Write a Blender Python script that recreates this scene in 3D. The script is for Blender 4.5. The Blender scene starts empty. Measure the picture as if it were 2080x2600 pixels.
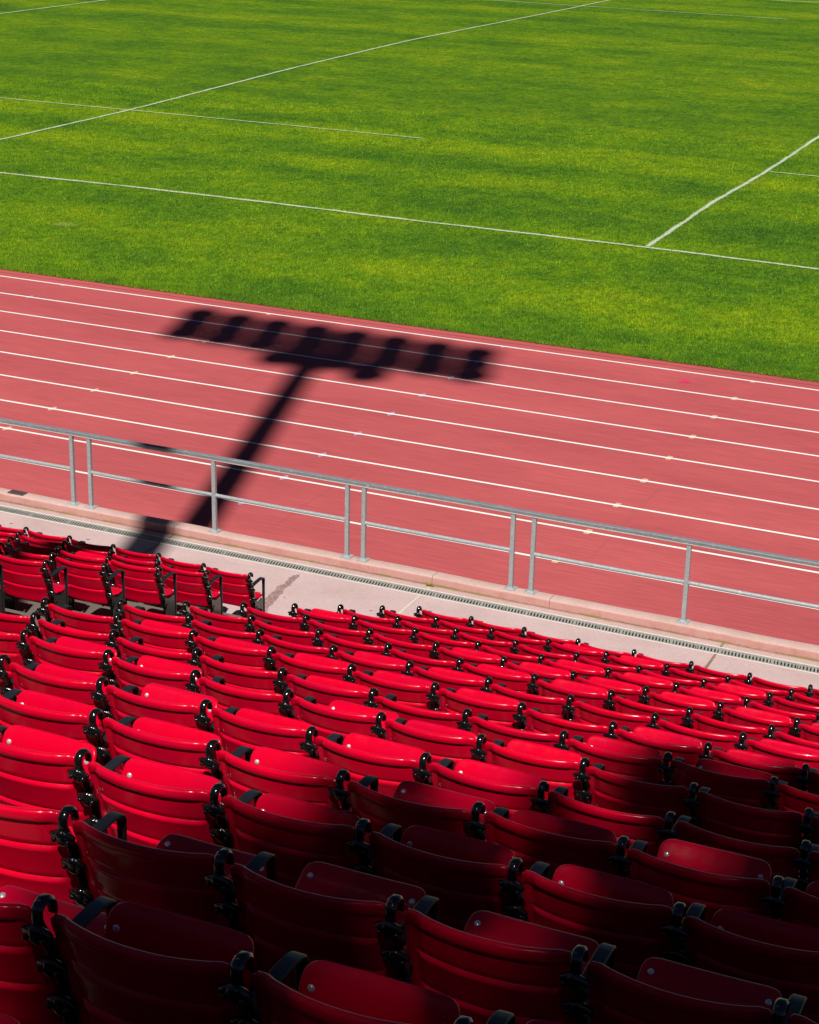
import bpy, bmesh, math, random
import numpy as np
from mathutils import Vector, Matrix

random.seed(7)
rng = np.random.default_rng(11)
scene = bpy.context.scene
COL = scene.collection

# ------------------------------------------------------------------ camera
F_PX, YAW, PITCH, ROLL, CAM_H = 4621.086, 0.4154845, 0.3614435, 0.0238794, 9.295
PW, PH = 2080.0, 2600.0

def cam_axes():
    cy, sy, cp, sp = math.cos(YAW), math.sin(YAW), math.cos(PITCH), math.sin(PITCH)
    fwd = np.array([-sy*cp, cy*cp, -sp]); right = np.array([cy, sy, 0.0]); up = np.cross(right, fwd)
    c, s = math.cos(ROLL), math.sin(ROLL)
    return np.array([c*right + s*up, -s*right + c*up, fwd])
AX = cam_axes()

def proj(p):
    c = AX @ (np.asarray(p, float) - np.array([0, 0, CAM_H]))
    return PW/2 + F_PX*c[0]/c[2], PH/2 - F_PX*c[1]/c[2]

cam_data = bpy.data.cameras.new('camera')
cam_data.sensor_fit = 'HORIZONTAL'
cam_data.sensor_width = 36.0
cam_data.lens = F_PX/PW*36.0
cam_data.clip_start = 0.1
cam_data.clip_end = 3000
cam = bpy.data.objects.new('camera', cam_data)
COL.objects.link(cam)
M = Matrix.Identity(4)
for i in range(3):
    M[i][0], M[i][1], M[i][2] = AX[0][i], AX[1][i], -AX[2][i]
M[2][3] = CAM_H
cam.matrix_world = M
scene.camera = cam

# ------------------------------------------------------------------ light
EL = math.radians(55)
AZ = math.radians(163.4)             # clockwise from +Y
SUN = np.array([math.sin(AZ)*math.cos(EL), math.cos(AZ)*math.cos(EL), math.sin(EL)])
sl = bpy.data.lights.new('sun', 'SUN')
sl.energy = 5.0
sl.angle = math.radians(0.66)
sl.color = (1.0, 0.95, 0.88)
so = bpy.data.objects.new('sun', sl)
COL.objects.link(so)
so.rotation_euler = Vector(-SUN).to_track_quat('-Z', 'Y').to_euler()
so.location = (10, -20, 60)
world = bpy.data.worlds.new('World')
scene.world = world
world.use_nodes = True
wn = world.node_tree
sky = wn.nodes.new('ShaderNodeTexSky')
sky.sky_type = 'NISHITA'
sky.sun_disc = False
sky.sun_elevation = EL
sky.sun_rotation = AZ
sky.altitude = 2500
sky.air_density = 0.34
sky.dust_density = 0.02
sky.ozone_density = 1.0
wn.links.new(sky.outputs[0], wn.nodes['Background'].inputs[0])
wn.nodes['Background'].inputs[1].default_value = 0.05
vs = scene.view_settings
vs.view_transform = 'Standard'
vs.look = 'None'
vs.exposure = 0.19
vs.gamma = 1.0
vs.use_curve_mapping = False

# ------------------------------------------------------------------ material helpers
class NT:
    def __init__(self, name):
        self.m = bpy.data.materials.new(name)
        self.m.use_nodes = True
        self.t = self.m.node_tree
        self.bsdf = self.t.nodes['Principled BSDF']
        self.out = self.t.nodes['Material Output']
    def node(self, kind, **kw):
        n = self.t.nodes.new(kind)
        for k, v in kw.items():
            setattr(n, k, v)
        return n
    def link(self, a, b):
        self.t.links.new(a, b)
    def coord(self, scale=(1, 1, 1), rot=(0, 0, 0), out='Object'):
        tc = self.node('ShaderNodeTexCoord')
        mp = self.node('ShaderNodeMapping')
        mp.inputs['Scale'].default_value = scale
        mp.inputs['Rotation'].default_value = rot
        self.link(tc.outputs[out], mp.inputs['Vector'])
        return mp.outputs[0]
    def noise(self, vec, scale, detail=3, rough=0.55, dist=0.0):
        n = self.node('ShaderNodeTexNoise')
        n.inputs['Scale'].default_value = scale
        n.inputs['Detail'].default_value = detail
        n.inputs['Roughness'].default_value = rough
        n.inputs['Distortion'].default_value = dist
        self.link(vec, n.inputs['Vector'])
        return n.outputs['Fac']
    def ramp(self, fac, stops):
        r = self.node('ShaderNodeValToRGB')
        e = r.color_ramp.elements
        while len(e) < len(stops):
            e.new(0.5)
        for el, (p, c) in zip(e, stops):
            el.position = p
            el.color = (*c, 1) if len(c) == 3 else c
        self.link(fac, r.inputs[0])
        return r.outputs[0]
    def mix(self, fac, a, b, mode='MIX'):
        n = self.node('ShaderNodeMix')
        n.data_type = 'RGBA'
        n.blend_type = mode
        for sock, v in ((n.inputs[0], fac), (n.inputs[6], a), (n.inputs[7], b)):
            if hasattr(v, 'links'):
                self.link(v, sock)
            elif isinstance(v, (int, float)):
                sock.default_value = v
            else:
                sock.default_value = (*v, 1)
        return n.outputs[2]
    def math(self, op, a, b=None, clamp=False):
        n = self.node('ShaderNodeMath', operation=op, use_clamp=clamp)
        for s, v in zip(n.inputs, (a, b)):
            if v is None:
                continue
            if hasattr(v, 'links'):
                self.link(v, s)
            else:
                s.default_value = v
        return n.outputs[0]
    def maprange(self, v, a, b, c=0.0, d=1.0, smooth=True):
        n = self.node('ShaderNodeMapRange')
        n.interpolation_type = 'SMOOTHSTEP' if smooth else 'LINEAR'
        for i, x in zip((1, 2, 3, 4), (a, b, c, d)):
            n.inputs[i].default_value = x
        self.link(v, n.inputs[0])
        return n.outputs[0]
    def sep(self, vec):
        n = self.node('ShaderNodeSeparateXYZ')
        self.link(vec, n.inputs[0])
        return n.outputs
    def bump(self, h, strength, dist=0.01):
        b = self.node('ShaderNodeBump')
        b.inputs['Strength'].default_value = strength
        b.inputs['Distance'].default_value = dist
        self.link(h, b.inputs['Height'])
        self.link(b.outputs[0], self.bsdf.inputs['Normal'])
    def set(self, **kw):
        names = dict(color='Base Color', rough='Roughness', metal='Metallic', spec='Specular IOR Level',
                     coat='Coat Weight', coat_rough='Coat Roughness', alpha='Alpha')
        for k, v in kw.items():
            s = self.bsdf.inputs[names[k]]
            if hasattr(v, 'links'):
                self.link(v, s)
            elif isinstance(v, (int, float)):
                s.default_value = v
            else:
                s.default_value = (*v, 1)
        return self.m

def mat_red():
    n = NT('red_plastic')
    v = n.coord()
    info = n.node('ShaderNodeObjectInfo')
    ofs = n.node('ShaderNodeVectorMath', operation='ADD')
    n.link(v, ofs.inputs[0])
    comb = n.node('ShaderNodeCombineXYZ')
    r20 = n.math('MULTIPLY', info.outputs['Random'], 37.0)
    n.link(r20, comb.inputs[0]); n.link(r20, comb.inputs[2])
    n.link(comb.outputs[0], ofs.inputs[1])
    v2 = ofs.outputs[0]
    fade = n.maprange(n.noise(v2, 3.0, 3), 0.3, 0.75)
    base = n.mix(fade, (0.58, 0.0002, 0.020), (0.50, 0.0004, 0.026))
    vary = n.maprange(info.outputs['Random'], 0, 1, 0.0, 0.30, False)
    base = n.mix(vary, base, (0.63, 0.0004, 0.017))
    # pale scuffs, thin horizontal scratches and dust specks
    sc = n.node('ShaderNodeMapping'); sc.inputs['Scale'].default_value = (6, 6, 60)
    n.link(v2, sc.inputs['Vector'])
    scr = n.maprange(n.noise(sc.outputs[0], 4.0, 4, 0.7), 0.74, 0.80)
    patch = n.maprange(n.noise(v2, 5.0, 2), 0.56, 0.70)
    spk = n.maprange(n.noise(v2, 130.0, 2, 0.6), 0.735, 0.78)
    m = n.math('ADD', n.math('MULTIPLY', n.math('MULTIPLY', scr, patch), 0.10), n.math('MULTIPLY', spk, 0.12), True)
    col = n.mix(m, base, (0.60, 0.22, 0.22))
    n.bump(n.noise(v2, 9.0, 2), 0.10, 0.01)
    rough = n.maprange(n.noise(v2, 14.0, 4, 0.65), 0.3, 0.8, 0.15, 0.30)
    return n.set(color=col, rough=rough, spec=0.26)

def mat_black(name, col, rough, coat=0.0):
    n = NT(name)
    v = n.coord()
    w = n.maprange(n.noise(v, 60, 4, 0.7), 0.66, 0.74)
    c = n.mix(w, col, tuple(x*2.6 + 0.004 for x in col))
    n.bump(n.noise(v, 70, 3), 0.25, 0.003)
    return n.set(color=c, rough=n.maprange(n.noise(v, 25, 3), 0.3, 0.8, rough*0.8, rough*1.4), coat=coat, coat_rough=0.08)

def mat_arm():
    n = NT('dark_arm_paint')
    v = n.coord(out='Generated')
    chips = n.maprange(n.noise(n.coord(), 55, 4, 0.75), 0.70, 0.73)
    c = n.mix(n.math('MULTIPLY', chips, 0.5), (0.012, 0.013, 0.017), (0.10, 0.07, 0.05))
    n.bump(n.noise(n.coord(), 300, 2), 0.15, 0.001)
    return n.set(color=c, rough=0.42)

def mat_bolt():
    n = NT('bolt_steel')
    c = n.ramp(n.noise(n.coord(), 90, 3), [(0.3, (0.62, 0.63, 0.65)), (0.7, (0.82, 0.83, 0.85))])
    return n.set(color=c, metal=0.55, rough=0.28)

def mat_track():
    n = NT('track_rubber')
    v = n.coord()
    big = n.noise(n.coord((0.35, 1.0, 1)), 0.55, 4, 0.6)
    c = n.ramp(big, [(0.30, (0.395, 0.072, 0.080)), (0.72, (0.490, 0.097, 0.102))])
    streak = n.maprange(n.noise(n.coord((0.6, 9, 1)), 2.4, 4, 0.65), 0.3, 0.75, 0.84, 1.08)
    c = n.mix(1.0, c, n.node_col(streak), 'MULTIPLY') if False else c
    mul = n.node('ShaderNodeVectorMath', operation='MULTIPLY')
    n.link(c, mul.inputs[0])
    cm = n.node('ShaderNodeCombineXYZ')
    grain = n.maprange(n.noise(v, 75, 4, 0.8), 0.25, 0.75, 0.72, 1.26, False)
    tot = n.math('MULTIPLY', streak, grain)
    for i in range(3):
        n.link(tot, cm.inputs[i])
    n.link(cm.outputs[0], mul.inputs[1])
    dark = n.maprange(n.noise(n.coord((0.5, 2.0, 1)), 6.0, 5, 0.7), 0.70, 0.80)
    col = n.mix(n.math('MULTIPLY', dark, 0.35), mul.outputs[0], (0.16, 0.035, 0.04))
    n.bump(n.noise(v, 120, 3, 0.7), 0.35, 0.004)
    return n.set(color=col, rough=0.85, spec=0.25)

def mat_paint(name, col, wear=0.15):
    n = NT(name)
    v = n.coord()
    w = n.maprange(n.noise(v, 40, 4, 0.75), 0.62, 0.75)
    c = n.mix(n.math('MULTIPLY', w, wear), col, (0.42, 0.10, 0.10))
    return n.set(color=c, rough=0.7, spec=0.3)

def mat_concrete(name, a, b, stain=False, tint=None):
    n = NT(name)
    v = n.coord()
    c = n.ramp(n.noise(v, 1.3, 5, 0.65), [(0.3, a), (0.7, b)])
    spk = n.maprange(n.noise(v, 130, 2, 0.7), 0.2, 0.8, 0.80, 1.16, False)
    fine = n.maprange(n.noise(v, 24, 4, 0.7), 0.25, 0.75, 0.90, 1.09, False)
    t = n.math('MULTIPLY', spk, fine)
    cm = n.node('ShaderNodeCombineXYZ')
    for i in range(3):
        n.link(t, cm.inputs[i])
    mul = n.node('ShaderNodeVectorMath', operation='MULTIPLY')
    n.link(c, mul.inputs[0]); n.link(cm.outputs[0], mul.inputs[1])
    col = mul.outputs[0]
    pits = n.maprange(n.noise(v, 34, 2, 0.5), 0.74, 0.78)
    col = n.mix(n.math('MULTIPLY', pits, 0.55), col, (0.10, 0.07, 0.06))
    if stain:
        xyz = n.sep(v)
        # reddish rubbed patches and vertical runs on the face
        red = n.maprange(n.noise(n.coord((1, 1, 1.6)), 3.0, 6, 0.75), 0.50, 0.60)
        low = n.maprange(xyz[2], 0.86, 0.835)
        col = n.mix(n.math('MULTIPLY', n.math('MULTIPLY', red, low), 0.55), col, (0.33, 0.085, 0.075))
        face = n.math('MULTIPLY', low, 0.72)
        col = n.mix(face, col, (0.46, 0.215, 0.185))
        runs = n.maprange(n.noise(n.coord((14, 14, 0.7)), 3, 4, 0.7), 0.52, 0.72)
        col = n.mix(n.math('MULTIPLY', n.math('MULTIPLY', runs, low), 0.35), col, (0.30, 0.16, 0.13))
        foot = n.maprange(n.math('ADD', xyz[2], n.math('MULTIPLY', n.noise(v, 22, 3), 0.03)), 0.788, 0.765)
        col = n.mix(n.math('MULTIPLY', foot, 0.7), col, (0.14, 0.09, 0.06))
        moss = n.math('MULTIPLY', n.maprange(n.noise(v, 2.2, 3), 0.50, 0.62), n.maprange(xyz[2], 0.785, 0.76))
        col = n.mix(n.math('MULTIPLY', moss, 0.75), col, (0.20, 0.19, 0.03))
    if tint == 'walk':
        d = n.maprange(n.noise(n.coord((0.5, 1.6, 1)), 1.6, 5, 0.7), 0.55, 0.75)
        col = n.mix(n.math('MULTIPLY', d, 0.22), col, (0.33, 0.22, 0.17))
        xyz = n.sep(v)
        edge = n.maprange(n.math('ADD', xyz[1], n.math('MULTIPLY', n.noise(v, 7, 4), 0.10)), 18.52, 18.58)
        col = n.mix(n.math('MULTIPLY', edge, 0.6), col, (0.20, 0.14, 0.09))
        gut = n.maprange(xyz[1], 18.38, 18.41)
        col = n.mix(n.math('MULTIPLY', gut, 0.22), col, (0.40, 0.25, 0.19))
    n.bump(n.noise(v, 90, 4, 0.7), 0.3, 0.004)
    return n.set(color=col, rough=0.9, spec=0.25)

def grass_color(n, v, island=None):
    blot = n.noise(n.coord((0.8, 1.0, 1)), 0.33, 5, 0.62, 0.4)
    mid = n.noise(n.coord((0.9, 0.8, 1)), 1.9, 6, 0.72, 0.5)
    band = n.noise(n.coord((0.03, 1.0, 1), (0, 0, math.radians(4))), 0.26, 2, 0.5)
    t = n.math('ADD', n.math('MULTIPLY', blot, 0.38), n.math('ADD', n.math('MULTIPLY', mid, 0.34), n.math('ADD', n.math('MULTIPLY', band, 0.34), 0.105)))
    col = n.ramp(t, [(0.45, (0.024, 0.084, 0.008)), (0.565, (0.055, 0.136, 0.007)), (0.65, (0.094, 0.188, 0.005)),
                     (0.75, (0.164, 0.246, 0.004))])
    dry = n.maprange(n.noise(n.coord((0.7, 1, 1)), 1.1, 5, 0.75), 0.66, 0.78)
    col = n.mix(n.math('MULTIPLY', dry, 0.30), col, (0.19, 0.17, 0.035))
    return col

def mat_grass_ground():
    n = NT('turf')
    v = n.coord()
    col = grass_color(n, v)
    g1 = n.noise(n.coord((1.0, 0.42, 1)), 13, 4, 0.85)
    g2 = n.noise(n.coord((1.0, 0.45, 1)), 4.5, 4, 0.75)
    g = n.math('MULTIPLY', n.maprange(g1, 0.28, 0.74, 0.28, 1.70, False), n.maprange(g2, 0.25, 0.75, 0.66, 1.34, False))
    cm = n.node('ShaderNodeCombineXYZ')
    for i in range(3):
        n.link(g, cm.inputs[i])
    mul = n.node('ShaderNodeVectorMath', operation='MULTIPLY')
    n.link(col, mul.inputs[0]); n.link(cm.outputs[0], mul.inputs[1])
    # one bald scrape
    sx = n.sep(v)
    dx = n.math('DIVIDE', n.math('ADD', sx[0], 25.45), 0.42)
    dy = n.math('DIVIDE', n.math('ADD', sx[1], -36.55), 0.26)
    rr = n.math('ADD', n.math('ADD', n.math('MULTIPLY', dx, dx), n.math('MULTIPLY', dy, dy)), n.math('MULTIPLY', n.noise(v, 5, 4, 0.8), 1.5))
    bare = n.maprange(rr, 1.6, 0.9)
    c2 = n.mix(n.math('MULTIPLY', bare, 0.5), mul.outputs[0], (0.34, 0.27, 0.13))
    n.bump(n.math('ADD', g1, n.math('MULTIPLY', g2, 1.4)), 0.9, 0.05)
    return n.set(color=c2, rough=0.9, spec=0.08)

def mat_grass_blade():
    n = NT('grass_blade')
    v = n.coord()
    col = grass_color(n, v)
    geo = n.node('ShaderNodeNewGeometry')
    r = n.maprange(geo.outputs['Random Per Island'], 0, 1, 0.85, 2.3, False)
    cm = n.node('ShaderNodeCombineXYZ')
    for i in range(3):
        n.link(r, cm.inputs[i])
    mul = n.node('ShaderNodeVectorMath', operation='MULTIPLY')
    n.link(col, mul.inputs[0]); n.link(cm.outputs[0], mul.inputs[1])
    straw = n.maprange(geo.outputs['Random Per Island'], 0.955, 0.965)
    c2 = n.mix(n.math('MULTIPLY', straw, 0.7), mul.outputs[0], (0.28, 0.23, 0.08))
    return n.set(color=c2, rough=0.7, spec=0.15)

def mat_field_line():
    n = NT('field_paint')
    uv = n.node('ShaderNodeUVMap')
    s = n.sep(uv.outputs[0])
    edge = n.math('ABSOLUTE', n.math('SUBTRACT', s[1], 0.5))       # 0 in the middle, 0.5 at the edge
    v = n.coord()
    fr = n.noise(v, 14, 4, 0.85)
    wear = n.noise(v, 1.1, 3, 0.7)
    t = n.math('ADD', n.math('ADD', edge, n.math('MULTIPLY', n.math('SUBTRACT', fr, 0.5), 1.5)),
               n.math('MULTIPLY', n.math('SUBTRACT', wear, 0.5), 0.5))
    a = n.maprange(t, 0.46, 0.16, 0.0, 0.92)
    col = n.mix(n.maprange(fr, 0.3, 0.7), (0.36, 0.47, 0.28), (0.60, 0.66, 0.50))
    return n.set(color=col, rough=0.85, alpha=a)

def mat_galv(name='galvanised_steel', warm=False):
    n = NT(name)
    v = n.coord()
    sp = n.noise(v, 45, 3, 0.6)
    c = n.ramp(sp, [(0.3, (0.27, 0.295, 0.305)), (0.7, (0.40, 0.43, 0.44))])
    wash = n.maprange(n.noise(n.coord((1, 1, 0.25)), 16, 4, 0.7), 0.55, 0.75)
    c = n.mix(n.math('MULTIPLY', wash, 0.5), c, (0.60, 0.63, 0.63))
    dirt = n.maprange(n.noise(v, 9, 4, 0.7), 0.60, 0.78)
    c = n.mix(n.math('MULTIPLY', dirt, 0.4), c, (0.10, 0.10, 0.095))
    n.bump(sp, 0.08, 0.003)
    return n.set(color=c, metal=0.12, rough=n.maprange(sp, 0.2, 0.8, 0.32, 0.52))

def mat_toprail():
    n = NT('rail_paint')
    v = n.coord()
    sp = n.noise(n.coord((0.4, 1, 1)), 26, 4, 0.7)
    c = n.ramp(sp, [(0.3, (0.155, 0.172, 0.188)), (0.7, (0.225, 0.25, 0.272))])
    chips = n.maprange(n.noise(n.coord((0.6, 1, 1)), 34, 4, 0.75), 0.60, 0.64)
    zone = n.maprange(n.noise(v, 1.1, 3, 0.6), 0.46, 0.60)
    c = n.mix(n.math('MULTIPLY', chips, zone), c, (0.62, 0.58, 0.50))
    xyz = n.sep(v)
    low = n.maprange(n.math('ADD', xyz[2], n.math('MULTIPLY', n.math('SUBTRACT', n.noise(n.coord((1, 1, 1)), 30, 4, 0.8), 0.5), 0.022)), 0.9690, 0.9635)
    c = n.mix(n.math('MULTIPLY', low, 0.9), c, (0.66, 0.62, 0.54))
    return n.set(color=c, metal=0.05, rough=0.45)

def mat_simple(name, stops, scale, rough=0.8, metal=0.0, stretch=(1, 1, 1)):
    n = NT(name)
    c = n.ramp(n.noise(n.coord(stretch), scale, 4, 0.65), stops)
    return n.set(color=c, rough=rough, metal=metal)

MAT = dict(
    red=mat_red(),
    black=mat_black('black_gloss_paint', (0.004, 0.004, 0.0045), 0.16, 0.6),
    arm=mat_arm(),
    bolt=mat_bolt(),
    track=mat_track(),
    white=mat_paint('white_line_paint', (0.80, 0.77, 0.74), 0.30),
    yellow=mat_paint('yellow_mark_paint', (0.58, 0.38, 0.24), 0.6),
    blue=mat_paint('blue_mark_paint', (0.38, 0.29, 0.40), 0.5),
    pink=mat_paint('pink_mark_paint', (0.62, 0.03, 0.11), 0.35),
    green=mat_simple('green_chalk', [(0.45, (0.48, 0.34, 0.29)), (0.55, (0.10, 0.40, 0.13))], 60),
    walk=mat_concrete('walkway_concrete', (0.45, 0.325, 0.315), (0.535, 0.40, 0.395), tint='walk'),
    kerb=mat_concrete('kerb_concrete', (0.46, 0.31, 0.275), (0.56, 0.395, 0.36), stain=True),
    terrace=mat_concrete('terrace_concrete', (0.10, 0.083, 0.072), (0.165, 0.135, 0.115)),  # concrete colour darkened overall to stand in for shade under the seats
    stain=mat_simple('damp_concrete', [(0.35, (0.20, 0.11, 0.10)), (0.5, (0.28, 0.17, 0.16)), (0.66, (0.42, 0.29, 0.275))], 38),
    sand=mat_simple('joint_filler_pale', [(0.3, (0.50, 0.42, 0.36)), (0.7, (0.62, 0.55, 0.48))], 40),
    joint=mat_simple('joint_filler_dark', [(0.3, (0.16, 0.10, 0.07)), (0.7, (0.30, 0.20, 0.14))], 30),
    seam=mat_simple('track_seam', [(0.3, (0.13, 0.03, 0.035)), (0.7, (0.26, 0.06, 0.065))], 8),
    crack=mat_simple('hairline_seam', [(0.3, (0.33, 0.065, 0.07)), (0.7, (0.43, 0.085, 0.09))], 8),
    turf=mat_grass_ground(),
    blade=mat_grass_blade(),
    line=mat_field_line(),
    galv=mat_galv(),
    toprail=mat_toprail(),
    grate=mat_simple('grate_steel', [(0.3, (0.24, 0.245, 0.225)), (0.7, (0.38, 0.385, 0.355))], 50, 0.5, 0.1),
    void=mat_simple('channel_black', [(0.3, (0.012, 0.011, 0.010)), (0.7, (0.03, 0.026, 0.022))], 20),  # near-black colour of the trough below the grate slots
    edge=mat_simple('channel_edge', [(0.3, (0.56, 0.50, 0.45)), (0.7, (0.68, 0.63, 0.58))], 20),
    iron=mat_simple('rusty_iron', [(0.3, (0.06, 0.05, 0.045)), (0.7, (0.16, 0.12, 0.10))], 40, 0.7, 0.3),
    leaf=mat_simple('leaf_green', [(0.3, (0.035, 0.07, 0.02)), (0.7, (0.08, 0.13, 0.04))], 1.5, 0.6),
    bark=mat_simple('tree_bark', [(0.3, (0.12, 0.09, 0.07)), (0.7, (0.25, 0.20, 0.16))], 6, 0.9, 0, (1, 1, 0.2)),
    weed=mat_simple('weed_leaf', [(0.3, (0.20, 0.20, 0.02)), (0.7, (0.42, 0.38, 0.04))], 30),
)

# ------------------------------------------------------------------ mesh helpers
class MB:
    """collects geometry for ONE mesh object"""
    def __init__(self):
        self.v = []; self.f = []; self.mi = []; self.uv = {}
    def add(self, verts, faces, mi=0):
        o = len(self.v)
        self.v += [tuple(map(float, p)) for p in verts]
        self.f += [tuple(i + o for i in f) for f in faces]
        self.mi += [mi]*len(faces)
    def box(self, lo, hi, mi=0):
        x0, y0, z0 = lo; x1, y1, z1 = hi
        self.add([(x0, y0, z0), (x1, y0, z0), (x1, y1, z0), (x0, y1, z0), (x0, y0, z1), (x1, y0, z1), (x1, y1, z1), (x0, y1, z1)],
                 [(0, 3, 2, 1), (4, 5, 6, 7), (0, 1, 5, 4), (1, 2, 6, 5), (2, 3, 7, 6), (3, 0, 4, 7)], mi)
    def grid(self, pts, mi=0, closed=False, flip=False):
        """pts[i][j]"""
        n, m = len(pts), len(pts[0])
        fs = []
        for i in range(n - 1 + (1 if closed else 0)):
            for j in range(m - 1):
                a, b = i*m + j, ((i + 1) % n)*m + j
                q = (a, b, b + 1, a + 1)
                fs.append(q[::-1] if flip else q)
        self.add([p for r in pts for p in r], fs, mi)
    def tube(self, path, radii, seg=12, mi=0, cap=True):
        P = [Vector(p) for p in path]
        rings = []
        for i, p in enumerate(P):
            d = (P[min(i + 1, len(P) - 1)] - P[max(i - 1, 0)]).normalized()
            up = Vector((0, 0, 1)) if abs(d.z) < 0.9 else Vector((1, 0, 0))
            a = d.cross(up).normalized(); b = d.cross(a)
            r = radii[i] if hasattr(radii, '__len__') else radii
            rings.append([p + r*(math.cos(2*math.pi*k/seg)*a + math.sin(2*math.pi*k/seg)*b) for k in range(seg)])
        vs_ = [v for r in rings for v in r]
        fs = []
        for i in range(len(P) - 1):
            for k in range(seg):
                a, b = i*seg + k, i*seg + (k + 1) % seg
                fs.append((a, b, b + seg, a + seg))
        if cap:
            fs.append(tuple(range(seg - 1, -1, -1)))
            fs.append(tuple((len(P) - 1)*seg + k for k in range(seg)))
        self.add(vs_, fs, mi)
    def strip_yz(self, path, th, w, x0=0.0, mi=0, bev=0.003):
        """bar of rectangular section (w wide in x, th thick) swept along a path in the y-z plane, with softened edges"""
        n = len(path)
        rings = []
        for i in range(n):
            p = np.array(path[i], float)
            d = np.array(path[min(i + 1, n - 1)], float) - np.array(path[max(i - 1, 0)], float)
            d /= np.hypot(*d)
            nn = np.array([-d[1], d[0]])
            t = (th[i] if hasattr(th, '__len__') else th)/2
            ww = (w[i] if hasattr(w, '__len__') else w)/2
            b = min(bev, t*0.8, ww*0.8)
            sec = [(-ww + b, -t), (ww - b, -t), (ww, -t + b), (ww, t - b), (ww - b, t), (-ww + b, t), (-ww, t - b), (-ww, -t + b)]
            rings.append([(x0 + sx, *(p + nn*sn)) for sx, sn in sec])
        m = 8
        fs = []
        for i in range(n - 1):
            for k in range(m):
                a, b = i*m + k, i*m + (k + 1) % m
                fs.append((a, a + m, b + m, b))
        fs.append(tuple(range(m)))
        fs.append(tuple((n - 1)*m + k for k in range(m - 1, -1, -1)))
        self.add([v for r in rings for v in r], fs, mi)
    def sphere(self, c, r, seg=12, rings=7, shape=None, mi=0):
        c = np.array(c, float); r = np.array(r if hasattr(r, '__len__') else (r, r, r), float)
        pts = []
        for i in range(rings + 1):
            th = math.pi*i/rings
            row = []
            for k in range(seg):
                ph = 2*math.pi*k/seg
                d = np.array([math.sin(th)*math.cos(ph), math.sin(th)*math.sin(ph), math.cos(th)])
                if shape:
                    d = shape(d)
                row.append(tuple(c + d*r))
            row.append(row[0])
            pts.append(row)
        self.grid(pts, mi)
    def build(self, name, mats, parent=None, smooth=True, angle=40, kind=None):
        me = bpy.data.meshes.new(name)
        me.from_pydata(self.v, [], self.f)
        bm = bmesh.new(); bm.from_mesh(me)
        bmesh.ops.remove_doubles(bm, verts=bm.verts, dist=1e-5)
        bmesh.ops.recalc_face_normals(bm, faces=bm.faces)
        bm.to_mesh(me); bm.free()
        if not isinstance(mats, (list, tuple)):
            mats = [mats]
        for m in mats:
            me.materials.append(m)
        if len(mats) > 1 and len(me.polygons) == len(self.mi):
            me.polygons.foreach_set('material_index', self.mi)
        if smooth:
            me.polygons.foreach_set('use_smooth', [True]*len(me.polygons))
            me.set_sharp_from_angle(angle=math.radians(angle))
        o = bpy.data.objects.new(name, me)
        COL.objects.link(o)
        if parent:
            o.parent = parent
        if kind:
            o['kind'] = kind
        return o

def empty(name, loc=(0, 0, 0), rz=0.0):
    o = bpy.data.objects.new(name, None)
    o.empty_display_size = 0.1
    COL.objects.link(o)
    o.location = loc
    o.rotation_euler = (0, 0, rz)
    return o

def tag(o, label, cat, group=None, kind=None):
    o['label'] = label
    o['category'] = cat
    if group:
        o['group'] = group
    if kind:
        o['kind'] = kind
    return o

def sheet(name, pts, z, mat, kind='structure'):
    me = bpy.data.meshes.new(name)
    me.from_pydata([(x, y, z) for x, y in pts], [], [tuple(range(len(pts)))])
    me.materials.append(mat)
    o = bpy.data.objects.new(name, me)
    COL.objects.link(o)
    if kind:
        o['kind'] = kind
    if me.polygons[0].normal.z < 0:
        me.flip_normals()
    return o

def rect(x0, x1, y0, y1):
    return [(x0, y0), (x1, y0), (x1, y1), (x0, y1)]

def sstep(a, b, x):
    t = min(1, max(0, (x - a)/(b - a)))
    return t*t*(3 - 2*t)

# ------------------------------------------------------------------ ground, track, turf
sheet('ground', rect(-900, 900, -900, 900), -0.06, MAT['turf'])
sheet('running_track', rect(-70, 30, 18.72, 32.02), 0.0, MAT['track'])
sheet('grass_field', rect(-160, 110, 32.0, 150), 0.018, MAT['turf'])

Y0, LANE = 21.724, 1.22
for k in range(9):
    sheet('lane_line', rect(-70, 30, Y0 + k*LANE - 0.028, Y0 + k*LANE + 0.028), 0.004, MAT['white'])

def ribbon(name, pts, w, z, mat, step=0.5):
    """painted line on the turf following slightly wavering points"""
    out = []
    for (a, b) in zip(pts[:-1], pts[1:]):
        a, b = np.array(a, float), np.array(b, float)
        n = max(1, int(np.hypot(*(b - a))/step))
        for i in range(n):
            out.append(a + (b - a)*i/n)
    out.append(np.array(pts[-1], float))
    # smooth the corners
    P = np.array(out)
    for _ in range(6):
        P[1:-1] = P[1:-1]*0.5 + 0.25*(P[:-2] + P[2:])
    vs_, fs, uv = [], [], []
    L = 0.0
    for i, p in enumerate(P):
        d = P[min(i + 1, len(P) - 1)] - P[max(i - 1, 0)]
        d /= np.hypot(*d)
        nn = np.array([-d[1], d[0]])
        if i:
            L += np.hypot(*(P[i] - P[i - 1]))
        j = 0.012*math.sin(i*1.7) + 0.008*math.sin(i*0.61)
        for s in (-1, 1):
            q = p + nn*(s*w/2 + j)
            vs_.append((q[0], q[1], z)); uv.append((L, 0.5 + s*0.5))
    for i in range(len(P) - 1):
        fs.append((2*i, 2*i + 1, 2*i + 3, 2*i + 2))
    me = bpy.data.meshes.new(name)
    me.from_pydata(vs_, [], fs)
    lay = me.uv_layers.new(name='UVMap')
    for l in me.loops:
        lay.data[l.index].uv = uv[l.vertex_index]
    me.materials.append(mat)
    o = bpy.data.objects.new(name, me)
    COL.objects.link(o)
    o['kind'] = 'structure'
    return o

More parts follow.
